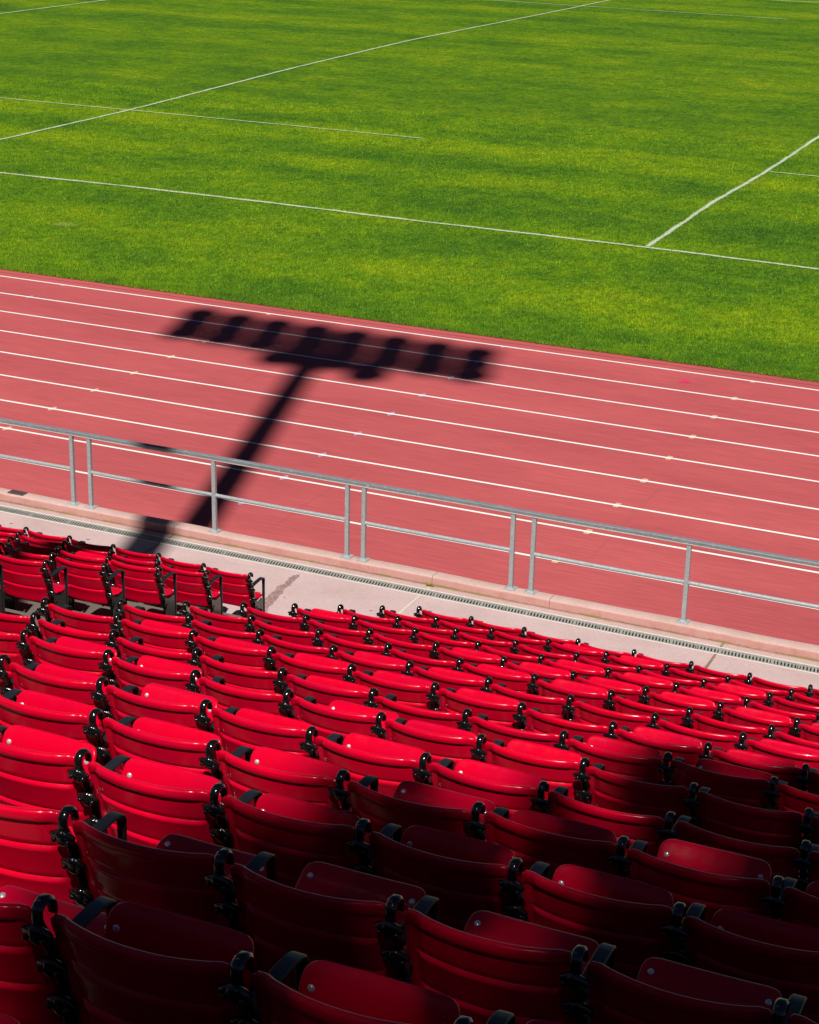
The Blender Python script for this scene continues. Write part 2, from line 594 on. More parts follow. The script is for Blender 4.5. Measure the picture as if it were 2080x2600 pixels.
ZL = 0.038
ribbon('touch_line', [(-90, 41.3), (-30.8, 41.30), (-26.8, 41.42), (-23.0, 41.42), (-18.4, 41.24), (-12.2, 41.22), (-8, 40.98), (10, 40.7)], 0.21, ZL, MAT['line'])
ribbon('field_line', [(-34.3, 41.4), (-34.11, 45.8), (-34.1, 53), (-34.75, 66), (-35.0, 78.1), (-34.2, 97), (-33.9, 111)], 0.18, ZL + 0.002, MAT['line'])
ribbon('field_line', [(-12.2, 41.3), (-12.24, 44), (-12.33, 46.6), (-12.2, 53), (-12.28, 60.1), (-12.2, 75)], 0.18, ZL + 0.002, MAT['line'])
ribbon('field_line', [(-56.8, 41.3), (-56.7, 76.7), (-56.6, 86.5), (-56.6, 111)], 0.18, ZL + 0.002, MAT['line'])
ribbon('field_line', [(-60, 53.05), (-41, 53.0), (-31, 53.05), (-23.2, 52.95)], 0.13, ZL + 0.004, MAT['line'])
ribbon('field_line', [(-12.1, 52.88), (-5, 52.95)], 0.13, ZL + 0.004, MAT['line'])
ribbon('field_line', [(-46, 99.5), (-40, 99.5), (-22.5, 99.3)], 0.15, ZL + 0.004, MAT['line'])
ribbon('field_line', [(-60, 110.0), (-26.7, 110.3), (-15, 111.0)], 0.17, ZL + 0.006, MAT['line'])

# seams in the track surface
sheet('track_seam', [(-40, 31.77), (-10, 31.755), (8, 31.79), (8, 31.806), (-10, 31.772), (-40, 31.786)], 0.003, MAT['seam'])
for x, a, b in ((-6.95, 27.6, 31.7), (-7.02, 22.0, 26.2), (-11.4, 21.0, 24.0), (-15.2, 27.0, 30.5)):
    sheet('track_seam', [(x, a), (x + 0.012, a), (x + 0.012 + 0.03, b), (x + 0.03, b)], 0.0025, MAT['crack'])

# relay marks straddling the lane lines, pink triangle
def marks(xs, mat, kind, skip=()):
    for k in range(9):
        if k in skip:
            continue
        x = xs[0] + (xs[1] - xs[0])*k/8
        y = Y0 + k*LANE
        for s in (-1, 1):
            if k == 8 and s == 1:
                continue
            if kind == 'block':
                pts = [(x - 0.050, y + s*0.029), (x + 0.050, y + s*0.029), (x + 0.038, y + s*0.098), (x - 0.038, y + s*0.098)]
            else:
                pts = [(x - 0.058, y + s*0.029), (x + 0.058, y + s*0.029), (x, y + s*0.13)]
            sheet('lane_mark', pts if s > 0 else pts[::-1], 0.0045, mat)
marks((-7.39, -7.15), MAT['yellow'], 'block')
marks((-12.24, -12.0), MAT['blue'], 'arrow')
marks((-17.30, -17.07), MAT['yellow'], 'arrow')
marks((-22.2, -22.0), MAT['blue'], 'arrow')
sheet('pink_triangle_mark', [(-8.34, 30.73), (-8.12, 30.84), (-8.29, 31.05)], 0.0046, MAT['pink'])

# grass blades along the near part of the field (nobody could count them)
def blades(name, n, yfun, h0, h1, w0, w1):
    y = yfun(rng.random(n))
    # x range that the view covers at this depth, with a margin
    xl = -24.5 - (y - 32)*0.92 - 1.5
    xr = -5.2 - (y - 32)*0.215 + 2.0
    x = xl + (xr - xl)*rng.random(n)
    h = h0 + (h1 - h0)*rng.random(n)
    w = (w0 + (w1 - w0)*rng.random(n))*(1 + np.clip((y - 36)/30, 0, 1))
    a = rng.random(n)*2*np.pi
    lean = 0.7*h*rng.random(n)
    la = rng.random(n)*2*np.pi
    V = np.zeros((n, 3, 3))
    V[:, 0, 0] = x - w/2*np.cos(a); V[:, 0, 1] = y - w/2*np.sin(a)
    V[:, 1, 0] = x + w/2*np.cos(a); V[:, 1, 1] = y + w/2*np.sin(a)
    V[:, 2, 0] = x + lean*np.cos(la); V[:, 2, 1] = y + lean*np.sin(la)
    V[:, :2, 2] = 0.016
    V[:, 2, 2] = 0.016 + h
    me = bpy.data.meshes.new(name)
    me.vertices.add(n*3)
    me.vertices.foreach_set('co', V.reshape(-1))
    me.loops.add(n*3)
    me.loops.foreach_set('vertex_index', np.arange(n*3, dtype=np.int32))
    me.polygons.add(n)
    me.polygons.foreach_set('loop_start', np.arange(0, n*3, 3, dtype=np.int32))
    me.polygons.foreach_set('loop_total', np.full(n, 3, dtype=np.int32))
    me.update(calc_edges=True)
    me.materials.append(MAT['blade'])
    o = bpy.data.objects.new(name, me)
    COL.objects.link(o)
    tag(o, 'short green grass blades of the playing field beside the red track', 'grass', kind='stuff')
    return o
def dens(u):
    return np.where(u < 0.12, 31.96 + 0.45*(u/0.12)**1.2, 32.0 + 26.0*((u - 0.12)/0.88)**1.7)
blades('grass', 420000, dens, 0.025, 0.060, 0.008, 0.016)

# ------------------------------------------------------------------ kerb, walkway, drain
ZW, ZK = 0.75, 0.862
XL, XR = -26.0, 12.0
kb = MB()
# kerb profile with a softened front arris, in lengths with fine joints
joints = [XL, -22.6, -18.9, -15.05, -11.45, -7.86, -6.36, -2.4, 1.6, 5.4, 9.2, XR]
for a, b in zip(joints[:-1], joints[1:]):
    nx = max(2, int((b - a)/0.25))
    prof = [(18.53, 0.60), (18.53, ZK - 0.022), (18.537, ZK - 0.007), (18.552, ZK), (18.70, ZK), (18.714, ZK - 0.006), (18.72, ZK - 0.02), (18.72, -0.05)]
    rows = []
    for i in range(nx + 1):
        x = a + 0.003 + (b - a - 0.006)*i/nx
        jy = 0.006*math.sin(x*2.1) + 0.003*math.sin(x*7.3 + 1)
        rows.append([(x, y + jy, z + (0.003*math.sin(x*3.7) if z > 0.8 else 0)) for y, z in prof])
    kb.grid(rows)
    for r in (rows[0], rows[-1]):
        kb.add(r, [tuple(range(len(r)))])
kb.build('kerb', MAT['kerb'], kind='structure', angle=50)

wk = MB()
wk.box((XL, 14.0, 0.3), (XR, 18.195, ZW))
wk.box((XL, 18.401, 0.3), (XR, 18.528, ZW))
wk.build('walkway', MAT['walk'], smooth=False, kind='structure')
for x, mt, w in ((-15.05, 'joint', 0.010), (-11.45, 'joint', 0.010), (-7.86, 'sand', 0.016), (-4.27, 'joint', 0.014), (-0.68, 'joint', 0.012)):
    sheet('walkway_joint', [(x - w, 15.0), (x + w, 15.0), (x + w + 0.01, 16.6), (x + w, 18.19), (x - w, 18.19), (x - w - 0.012, 17.2)], ZW + 0.004, MAT[mt])
    sheet('walkway_joint', rect(x - w, x + w, 18.405, 18.525), ZW + 0.004, MAT[mt])
# damp stain beside the end seat
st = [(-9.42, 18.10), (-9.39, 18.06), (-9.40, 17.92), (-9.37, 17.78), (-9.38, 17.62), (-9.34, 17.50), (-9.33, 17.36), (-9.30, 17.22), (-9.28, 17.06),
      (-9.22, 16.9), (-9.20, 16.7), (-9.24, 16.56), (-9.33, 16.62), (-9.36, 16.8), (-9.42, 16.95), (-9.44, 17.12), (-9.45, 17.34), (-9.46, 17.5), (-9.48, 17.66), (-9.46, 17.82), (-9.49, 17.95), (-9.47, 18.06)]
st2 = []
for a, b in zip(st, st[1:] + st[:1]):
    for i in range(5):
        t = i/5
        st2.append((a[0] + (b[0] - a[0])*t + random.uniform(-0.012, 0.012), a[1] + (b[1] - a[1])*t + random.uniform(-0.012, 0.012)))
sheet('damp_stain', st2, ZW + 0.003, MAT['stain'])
# small dark scraps and spots on the walkway
for i in range(26):
    x, y = random.uniform(-14, -2.5), random.uniform(16.9, 18.1)
    r = random.uniform(0.006, 0.022)
    pts = [(x + r*random.uniform(.5, 1.6)*math.cos(t), y + r*random.uniform(.4, 1.0)*math.sin(t)) for t in [k*math.pi/4 for k in range(8)]]
    sheet('walkway_spot', pts, ZW + 0.0035 + i*1e-5, MAT['joint'])
# green chalk streak at the foot of the kerb
sheet('chalk_streak', [(-13.74, 18.506), (-13.60, 18.500), (-13.50, 18.508), (-13.50, 18.521), (-13.62, 18.517), (-13.74, 18.523)], ZW + 0.004, MAT['green'])

# drain: trough, pale edge strips (setting) and slotted grate sections (things)
dr = MB()
dr.box((XL, 18.197, 0.64), (XR, 18.399, 0.70))
dr.build('drain_channel', MAT['void'], smooth=False, kind='structure')
ed = MB()
ed.box((XL, 18.1955, 0.60), (XR, 18.216, ZW + 0.003))
ed.box((XL, 18.378, 0.60), (XR, 18.4005, ZW + 0.003))
ed.build('drain_edge', MAT['edge'], smooth=False, kind='structure')
def make_grate():
    L = 1.15
    g = MB()
    y0, y1, zt, zb = 18.2185, 18.3755, ZW + 0.001, ZW - 0.018
    g.box((0.003, y0, zb), (L - 0.003, y0 + 0.020, zt))
    g.box((0.003, y1 - 0.020, zb), (L - 0.003, y1, zt))
    n = 29
    for i in range(n + 1):
        x = 0.004 + (L - 0.008)*i/n
        wide = 0.017 if i in (7, 22) else 0.0105
        sl_ = 0.020
        ya, yb = y0 + 0.0195, y1 - 0.0195
        x0, x1 = max(0.003, x - wide), min(L - 0.003, x + wide)
        g.add([(x0 - sl_*0, ya, zb), (x1, ya, zb), (x1 - sl_, yb, zb), (x0 - sl_, yb, zb), (x0, ya, zt - .002), (x1, ya, zt - .002), (x1 - sl_, yb, zt - .002), (x0 - sl_, yb, zt - .002)],
              [(0, 3, 2, 1), (4, 5, 6, 7), (0, 1, 5, 4), (1, 2, 6, 5), (2, 3, 7, 6), (3, 0, 4, 7)])
    return g.build('drain_grate', MAT['grate'], smooth=False)
g0 = make_grate()
x = -17.20
first = True
while x < 0.4:
    o = g0 if first else g0.copy()
    if not first:
        COL.objects.link(o)
    first = False
    o.location = (x, 0, 0)
    tag(o, 'grey slotted metal grate section of the channel drain along the walkway', 'drain grate', 'drain grates along the walkway')
    x += 1.153

# iron cover set in the kerb top
cv = MB()
cx0, cx1, cy0, cy1 = -14.04, -13.80, 18.575, 18.695
cv.box((cx0, cy0, ZK - 0.01), (cx1, cy0 + 0.014, ZK + 0.012)); cv.box((cx0, cy1 - 0.014, ZK - 0.01), (cx1, cy1, ZK + 0.012))
cv.box((cx0, cy0 + 0.0145, ZK - 0.01), (cx0 + 0.014, cy1 - 0.0145, ZK + 0.0115)); cv.box((cx1 - 0.014, cy0 + 0.0145, ZK - 0.01), (cx1, cy1 - 0.0145, ZK + 0.0115))
for i in range(9):
    xx = cx0 + 0.018 + i*0.0235
    cv.box((xx, cy0 + 0.0145, ZK - 0.01), (xx + 0.013, cy1 - 0.0145, ZK + 0.009))
tag(cv.build('kerb_grating', MAT['iron'], smooth=False), 'small rusty iron grating set on top of the pink kerb', 'grating')

# yellow weed at the kerb foot
wd = MB()
for i in range(60):
    a = random.uniform(0, 2*math.pi); r = random.uniform(0, 0.05)
    bx, by = -7.88 + r*1.2*math.cos(a), 18.495 + 0.5*r*math.sin(a)
    l = random.uniform(0.02, 0.06); d = random.uniform(0, 2*math.pi); w = 0.006
    wd.add([(bx - w, by, ZW), (bx + w, by, ZW), (bx + l*.7*math.cos(d) + w, by + l*.5*math.sin(d) - 0.01, ZW + l*.6), (bx + l*.7*math.cos(d), by + l*.5*math.sin(d) - 0.01, ZW + l*.62)], [(0, 1, 2, 3)])
tag(wd.build('weed', MAT['weed'], smooth=False), 'small yellow weed growing between drain and kerb', 'weed')

# ------------------------------------------------------------------ railing on the kerb
rail = empty('railing', (-9.0, 18.64, ZK))
tag(rail, 'long grey metal railing with double posts standing on the kerb', 'railing')
RX, RY, RZ = -9.0, 18.64, ZK
post_x = [-19.22, -17.15, -16.9, -15.0, -13.03, -12.76, -10.91, -9.05, -8.827, -6.892, -6.637, -4.78, -2.92, -2.67, -0.8, 1.1]
TOPZ = 1.812
def loc_box(mb, lo, hi):
    mb.box([lo[0] - RX, lo[1] - RY, lo[2] - RZ], [hi[0] - RX, hi[1] - RY, hi[2] - RZ])
def bevelled_bar_x(x0, x1, y0, y1, z0, z1, b):
    mb = MB()
    sec = [(y0 + b, z0), (y1 - b, z0), (y1, z0 + b), (y1, z1 - b), (y1 - b, z1), (y0 + b, z1), (y0, z1 - b), (y0, z0 + b)]
    nx = max(2, int((x1 - x0)/0.4))
    rows = [[(x0 + (x1 - x0)*i/nx - RX, y - RY + 0.002*math.sin(i*1.3), z - RZ + 0.002*math.sin(i*0.9)) for y, z in sec + sec[:1]] for i in range(nx + 1)]
    mb.grid(rows)
    return mb
tr = bevelled_bar_x(-19.5, 1.4, 18.605, 18.675, TOPZ, TOPZ + 0.056, 0.006).build('top_rail', MAT['toprail'], rail, angle=30)
for px in post_x:
    mb = MB()
    h = 0.026
    b = 0.005
    sec = [(-h + b, -h), (h - b, -h), (h, -h + b), (h, h - b), (h - b, h), (-h + b, h), (-h, h - b), (-h, -h + b)]
    sec = sec + sec[:1]
    tilt = random.uniform(-0.004, 0.004)
    mb.grid([[(px - RX + sx + tilt*z, sy, z) for sx, sy in sec] for z in (0.010, 0.3, 0.6, TOPZ - ZK + 0.004)])
    po = mb.build('post', MAT['galv'], rail, angle=35)
    pb = MB()
    q = 0.068
    # splayed foot plate with a welded collar
    pb.grid([[(px - RX + sx, sy, z) for sx, sy in ((-r, -r), (r, -r), (r, r), (-r, r), (-r, -r))] for r, z in ((q, -0.004), (q, 0.009), (q - 0.004, 0.011), (0.034, 0.022), (0.0275, 0.034))])
    pb.build('base_plate', MAT['galv'], po, smooth=False)
spans = [(-19.22, -17.15), (-16.9, -13.03), (-12.76, -9.05), (-8.827, -6.892), (-6.637, -2.92), (-2.67, 1.1)]
MIDZ = 1.348
for a, b in spans:
    stops = [p for p in post_x if a - 0.01 <= p <= b + 0.01]
    for c, d in zip(stops[:-1], stops[1:]):
        mb = MB()
        y = RY
        n = 5
        path = [(c + 0.024 + (d - c - 0.048)*i/n - RX, 0, MIDZ - RZ - 0.004*math.sin(math.pi*i/n)) for i in range(n + 1)]
        mb.tube(path, 0.0235, 16)
        # weld collars at both ends
        for e, s in ((c + 0.026, 1), (d - 0.026, -1)):
            mb.tube([(e - RX, 0, MIDZ - RZ), (e + s*0.014 - RX, 0, MIDZ - RZ)], 0.0275, 16)
        mb.build('mid_rail', MAT['galv'], rail, angle=40)

# ------------------------------------------------------------------ terraces
TREAD, RISE = 0.9324, 0.3735
def row_y(k): return 16.074 - TREAD*k
te = MB()
NROW = 22
for k in range(1, NROW):
    yf = row_y(k - 1) - 0.10
    yb = row_y(k) - 0.10
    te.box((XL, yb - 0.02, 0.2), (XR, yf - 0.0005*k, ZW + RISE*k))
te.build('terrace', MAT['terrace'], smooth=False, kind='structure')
sp = MB()
for k in range(1, NROW):
    yf = row_y(k - 1) - 0.10
    sp.box((-8.84, yf - 0.01, ZW + RISE*(k - 1) - 0.05), (-7.10, yf + 0.40, ZW + RISE*(k - 0.5)))
sp.build('aisle_steps', MAT['terrace'], smooth=False, kind='structure')

# ------------------------------------------------------------------ stadium seat
PITCH0 = 0.59
def build_backrest():
    # profile: (z, rear offset, kind) going up the outer (rear) face, over the rim and down the inner face
    prof = []
    def P(z, o, k='panel'): prof.append((z, o, k))
    P(0.404, -0.010); P(0.398, -0.003); P(0.400, 0.005); P(0.408, 0.0095); P(0.425, 0.0095)
    P(0.462, 0.0070)
    for zc in (0.556, 0.692):
        P(zc - 0.072, 0.0065); P(zc - 0.040, 0.0085, 'groove0'); P(zc - 0.024, 0.0102, 'groove0'); P(zc - 0.0165, 0.0112, 'groove0'); P(zc - 0.0115, 0.0108, 'groove0'); P(zc - 0.007, 0.0082, 'groove0')
        P(zc - 0.001, 0.0020, 'groove1'); P(zc + 0.0056, -0.0050, 'groove2'); P(zc + 0.0074, -0.0050, 'groove2')
        P(zc + 0.0088, 0.0015, 'groove0'); P(zc + 0.013, 0.0032, 'groove0'); P(zc + 0.026, 0.0034)
    P(0.770, 0.000); P(0.785, -0.001); P(0.7875, -0.002, 'rim'); P(0.7900, 0.002, 'rim'); P(0.794, 0.0062, 'rim'); P(0.802, 0.0080, 'rim'); P(0.813, 0.0072, 'rim'); P(0.824, 0.0040, 'rim')
    P(0.8325, -0.0020, 'rim'); P(0.836, -0.009, 'rim'); P(0.835, -0.019, 'rim'); P(0.828, -0.0265, 'rim'); P(0.815, -0.0270, 'rim'); P(0.800, -0.0190)
    for z in (0.74, 0.68, 0.60, 0.52, 0.45): P(z, -0.012)
    P(0.410, -0.0125)
    us = [-1, -0.985, -0.95, -0.92, -0.89, -0.86, -0.83, -0.80] + [i/20*0.78 for i in range(-20, 21)] + [0.80, 0.83, 0.86, 0.89, 0.92, 0.95, 0.985, 1]
    half = 0.272
    mb = MB()
    rows = []
    for u in us:
        a = abs(u)
        rim = 1 - 0.78*sstep(0.74, 0.97, a)
        gro = 1 - sstep(0.80, 0.875, a)
        end = sstep(0.95, 1.0, a)
        row = []
        for z, o, k in prof:
            sag = 0.060*(1 - a**2.15)*(0.86 + 0.14*(z - 0.4)/0.43) - 0.006*math.exp(-((a - 0.86)/0.07)**2)
            if k == 'rim' and o > 0: o = o*rim
            if k == 'rim' and o <= 0: o = o*(1 - 0.25*sstep(0.8, 1, a))
            if k.startswith('groove'):
                flat = 0.005
                o = flat + (o - flat)*gro
            if end: o = o*(1 - 0.35*end)
            y = 0.006 + (0.835 - z)*0.285 - (sag + o)
            zz = z - 0.012*end*(1 if z > 0.7 else -1 if z < 0.45 else 0) - (0.006*sstep(0.7, 1, a) if z > 0.788 else 0)
            row.append((PITCH0/2 + half*u, y, zz))
        row.append(row[0])
        rows.append(row)
    mb.grid(rows)
    for r in (rows[0], rows[-1]):
        mb.add(r[:-1], [tuple(range(len(r) - 1))])
    return mb

PAN_L, PAN_W = 0.388, 0.445
def pan_surface(x, y):
    """height of the pan's mid surface; x in [-1,1] across, y in [0,1] from pivot to front edge"""
    z = -0.016*(1 - x*x)*(1 - 0.5*y) + 0.006*math.sin(math.pi*y)
    z -= 0.030*max(0.0, (y - 0.72)/0.28)**2
    z += 0.020*max(0.0, (0.22 - y)/0.22)**2
    return z
def build_pan():
    mb = MB()
    n = 18
    r = 0.24
    def rc(a, b):
        # square -> rounded square
        sa, sb = (1 if a >= 0 else -1), (1 if b >= 0 else -1)
        aa, bb = abs(a), abs(b)
        if aa > 1 - r and bb > 1 - r:
            p, q = (aa - 1 + r)/r, (bb - 1 + r)/r
            aa, bb = 1 - r + r*p*math.sqrt(1 - q*q/2), 1 - r + r*q*math.sqrt(1 - p*p/2)
        return sa*aa, sb*bb
    ts = [-1 + 2*i/n for i in range(n + 1)]
    ts = sorted(set(ts + [-0.985, 0.985, -0.96, 0.96, -0.92, 0.92]))
    for side in (1, -1):
        rows = []
        for b in ts:
            row = []
            for a in ts:
                x, y = rc(a, b)
                e = max(abs(a), abs(b))
                t = 0.008*math.sqrt(max(0.0, 1 - max(0.0, (e - 0.95)/0.05)**2))
                yy = (y + 1)/2
                row.append((x*PAN_W/2, yy*PAN_L, pan_surface(x, yy) + side*t))
            rows.append(row)
        mb.grid(rows, flip=side < 0)
    return mb
def bolt_mesh(r=0.0105):
    mb = MB()
    rows = []
    for rr, z in ((r, 0), (r, 0.002), (r*0.9, 0.004), (r*0.62, 0.0055), (r*0.3, 0.0062), (0.0001, 0.0064)):
        rows.append([(rr*math.cos(2*math.pi*k/14), rr*math.sin(2*math.pi*k/14), z) for k in range(15)])
    mb.grid(rows)
    return mb

HOOK = [(0.046, 0.802), (0.046, 0.816), (0.042, 0.832), (0.034, 0.845), (0.021, 0.8545), (0.004, 0.857), (-0.010, 0.851), (-0.018, 0.838), (-0.020, 0.822),
        (-0.017, 0.806), (-0.010, 0.788), (0.004, 0.760), (0.024, 0.720), (0.046, 0.670), (0.070, 0.600), (0.088, 0.520), (0.099, 0.440), (0.105, 0.340), (0.108, 0.18), (0.110, 0.0)]
def build_standard():
    mb = MB()
    th = [0.012, 0.016, 0.019, 0.020, 0.020, 0.020, 0.021, 0.022, 0.024, 0.028, 0.032, 0.034, 0.034, 0.034, 0.035, 0.036, 0.037, 0.038, 0.040, 0.044]
    w = [0.028, 0.032, 0.034, 0.035, 0.035, 0.035, 0.035, 0.034, 0.033, 0.032, 0.031, 0.030, 0.030, 0.030, 0.030, 0.030, 0.030, 0.030, 0.032, 0.036]
    mb.strip_yz(HOOK, th, w, 0, bev=0.008)
    # lower web between the column and the front leg
    web = [(0.112, 0.02), (0.296, 0.02), (0.296, 0.44), (0.25, 0.47), (0.19, 0.455), (0.145, 0.47), (0.112, 0.50)]
    t = 0.006
    mb.add([(-t, y, z) for y, z in web] + [(t, y, z) for y, z in web],
           [tuple(range(len(web))), tuple(range(2*len(web) - 1, len(web) - 1, -1))] + [(i, (i + 1) % len(web), (i + 1) % len(web) + len(web), i + len(web)) for i in range(len(web))])
    # foot flange
    mb.box((-0.03, 0.075, -0.002), (0.03, 0.34, 0.012))
    # raised pivot boss for the pan
    mb.tube([(-0.022, 0.130, 0.386), (0.022, 0.130, 0.386)], 0.030, 16)
    return mb
def build_arm():
    mb = MB()
    path = [(0.035, 0.690), (0.07, 0.697), (0.12, 0.702), (0.18, 0.706), (0.24, 0.707), (0.272, 0.703), (0.292, 0.693), (0.303, 0.677), (0.306, 0.655), (0.306, 0.60), (0.305, 0.45), (0.304, 0.25), (0.304, 0.01)]
    w = [0.044, 0.047, 0.048, 0.048, 0.048, 0.047, 0.045, 0.041, 0.036, 0.031, 0.029, 0.029, 0.030]
    mb.strip_yz(path, [0.013]*7 + [0.014, 0.016, 0.018, 0.018, 0.018, 0.02], w, 0, bev=0.004)
    return mb
def build_bracket():
    """leaf shaped cast clamp with a centre boss and two bolts; local -y is the rear"""
    mb = MB()
    def leaf(d):
        x, y, z = d
        s = (1 - abs(x)**1.6)
        return np.array([x, y, z*(0.35 + 0.65*s) + 0.22*x*x*(1 if x < 0 else 0.4)])
    mb.sphere((0, 0, 0), (0.050, 0.017, 0.031), 22, 12, leaf)
    mb.sphere((0, -0.002, -0.004), (0.028, 0.021, 0.036), 16, 10)
    for s in (-1, 1):
        mb.sphere((s*0.0275, -0.0165, -0.003), (0.0095, 0.0075, 0.0095), 12, 7)
    return mb

proto = empty('stadium_seat')
backrest = build_backrest().build('backrest', MAT['red'], proto, angle=50)
pan = build_pan().build('seat_pan', MAT['red'], proto, angle=60)
pan.location = (PITCH0/2, 0.130, 0.386)
bm0 = bolt_mesh().build('bolt', MAT['bolt'], pan, angle=60)
bm0.location = (-0.186, PAN_L - 0.062, pan_surface(-0.83, 0.84) + 0.0075)
bm0.rotation_euler = (-0.10, 0.05, 0)
b2 = bm0.copy(); COL.objects.link(b2); b2.parent = pan
b2.location = (0.186, PAN_L - 0.062, pan_surface(0.83, 0.84) + 0.0075)
ab = MB()
for s in (-1, 1):
    ab.strip_yz([(0.0, -0.012), (0.06, -0.024), (0.18, -0.022), (0.27, -0.020), (0.335, -0.022)], [0.03, 0.026, 0.018, 0.014, 0.008], 0.028, s*0.172, bev=0.003)
ab.tube([(-0.27, 0.0, -0.004), (0.27, 0.0, -0.004)], 0.011, 10)
ab.build('pan_support', MAT['black'], pan)
std = build_standard().build('standard', MAT['black'], proto, angle=45)
br_specs = [((0.0, -0.022, 0.779), 0.42), ((0.0, 0.029, 0.655), 0.33), ((0.0, 0.062, 0.525), 0.20)]
br0 = None
for loc, tilt in br_specs:
    if br0 is None:
        br0 = build_bracket().build('bracket', MAT['black'], std, angle=60); o = br0
    else:
        o = br0.copy(); COL.objects.link(o); o.parent = std
    o.location = loc
    o.rotation_euler = (tilt, 0, 0)
arm = build_arm().build('armrest', MAT['arm'], proto, angle=40)

def copy_tree(o, parent=None):
    c = o.copy()
    COL.objects.link(c)
    c.parent = parent
    for ch in list(o.children):
        copy_tree(ch, c)
    return c

# (k, j) -> pan angle in degrees; every other seat has its pan lowered
UP = {}
def ups(k, js, a=84):
    for j in js:
        UP[(k, j)] = a
ups(1, [3, 4]); ups(2, [6]); ups(3, [0, 4, 5, 6]); ups(4, [3, 4, 5, 6, 7, 8]); ups(5, [4, 5]); ups(6, [3, 4, 8]); ups(7, [1, 2, 3, 4, 5, 7, 8])
ups(8, [4, 7]); ups(8, [8], 52); ups(9, [2, 3, 6, 7]); ups(9, [5], 48); ups(10, [3, 5, 6, 7]); ups(10, [4], 70)
ups(11, [4, 5, 6, 8, 10]); ups(11, [7], 46); ups(11, [9], 66); ups(12, [4, 5, 6, 7, 8, 9, 10, 11])
ups(13, [6], 13); ups(13, [7], 29); ups(13, [8], 40); ups(13, [9], 34); ups(13, [10], 34); ups(13, [11], 34)
ups(14, [7], 20); ups(14, [8, 9, 10, 11]); ups(15, [8, 9, 10], 80)
ups(2, [-2])

ROWS = {k: (-6.957, 0.5898, row_y(k)) for k in range(9)}
ROWS.update({9: (-6.880, 0.558, 7.695), 10: (-6.927, 0.579, 6.744), 11: (-6.985, 0.592, 5.826), 12: (-6.856, 0.566, 4.924),
             13: (-6.753, 0.551, 4.018), 14: (-6.718, 0.550, 3.099), 15: (-6.718, 0.550, 2.16)})
ORD = ['zeroth', 'first', 'second', 'third', 'fourth', 'fifth', 'sixth', 'seventh', 'eighth', 'ninth', 'tenth', 'eleventh', 'twelfth', 'thirteenth', 'fourteenth', 'fifteenth', 'sixteenth']

def seat_bounds(x, y, z, s):
    pts = [proj((x + s*a, y + b, z + c)) for a in (0.0, 0.295, 0.59) for b, c in ((0, 0.85), (0.1, 0.5), (0.15, 0.8))]
    return min(p[0] for p in pts), max(p[0] for p in pts), min(p[1] for p in pts), max(p[1] for p in pts)

plan = []          # (k, j, x, y, z, scale, block)
for k, (x0, p, y) in ROWS.items():
    for j in range(0, 14):
        plan.append((k, j, x0 + p*j, y, ZW + RISE*k, p/PITCH0, 'right'))
for k in range(0, 7):
    for j in range(-1, -13, -1):
        plan.append((k, j, -8.975 + 0.5898*j, row_y(k), ZW + RISE*k, 1.0, 'left'))
kept = []
for it in plan:
    k, j, x, y, z, s, blk = it
    a, b, c, d = seat_bounds(x, y, z, s)
    if b > -150 and a < PW + 110 and c < PH + 60:
        it = it + ((a + b)/2, a, b)
        kept.append(it)
inview = {}
for it in kept:
    if it[9] > 14 and it[8] < PW - 14:
        inview.setdefault((it[6], it[0]), []).append(it)
for v in inview.values():
    v.sort(key=lambda i: i[7])

def seat_label(it, ang):
    k, j, blk = it[0], it[1], it[6]
    state = 'pan raised' if ang > 60 else 'pan half raised' if ang > 24 else 'pan lowered'
    row = 'front row' if k == 0 else ORD[k + 1] + ' row'
    if blk == 'left':
        return f'red stadium seat, {state}, {"nearest the aisle" if j == -1 else ORD[-j] + " from aisle"} in {row} of left block'
    if k <= 7:
        return f'red stadium seat, {state}, {"at the aisle" if j == 0 else ORD[j + 1] + " from aisle"} in {row} of right block'
    lst = inview.get((blk, k), [])
    if it in lst:
        i = lst.index(it) + 1
        return f'red stadium seat, {state}, {"leftmost" if i == 1 else ORD[i] + " from left edge"} in {row} from walkway'
    side = 'beyond the left edge' if it[7] < PW/2 else 'beyond the right edge'
    return f'red stadium seat, {state}, {side} of {row} from walkway'

used = False
last_of_row = {}
for it in kept:
    if it[6] == 'right':
        last_of_row[it[0]] = max(last_of_row.get(it[0], -99), it[1])
for it in kept:
    k, j, x, y, z, s, blk = it[:7]
    if not used:
        r = proto; used = True
    else:
        r = copy_tree(proto)
    r.location = (x + random.uniform(-0.004, 0.004), y + random.uniform(-0.008, 0.008), z + random.uniform(-0.003, 0.003))
    r.scale = (s, 1, 1)
    r.rotation_euler = (random.uniform(-0.010, 0.010), 0, random.uniform(-0.012, 0.012))
    ang = UP.get((k, j), None)
    if ang is None:
        ang = random.uniform(3, 9)
    elif ang == 84:
        ang = random.uniform(80, 87)
    for ch in r.children:
        if ch.name.startswith('backrest'):
            ch.rotation_euler = (random.uniform(-0.014, 0.014), random.uniform(-0.006, 0.006), 0)
        if ch.name.startswith('seat_pan'):
            ch.rotation_euler = (math.radians(ang), 0, random.uniform(-0.012, 0.012))
    tag(r, seat_label(it, ang), 'seat', 'red folding stadium seats')
# closing end standards: right end of every left-block row, right end of every right-block row
for r in [o for o in COL.objects if o.name.startswith('stadium_seat')]:
    lab = r['label']
    if 'nearest the aisle' in lab and 'left block' in lab:
        for nm in ('standard', 'armrest'):
            src = [c for c in r.children if c.name.startswith(nm)][0]
            c = copy_tree(src, r)
            c.location = (PITCH0, 0, 0)

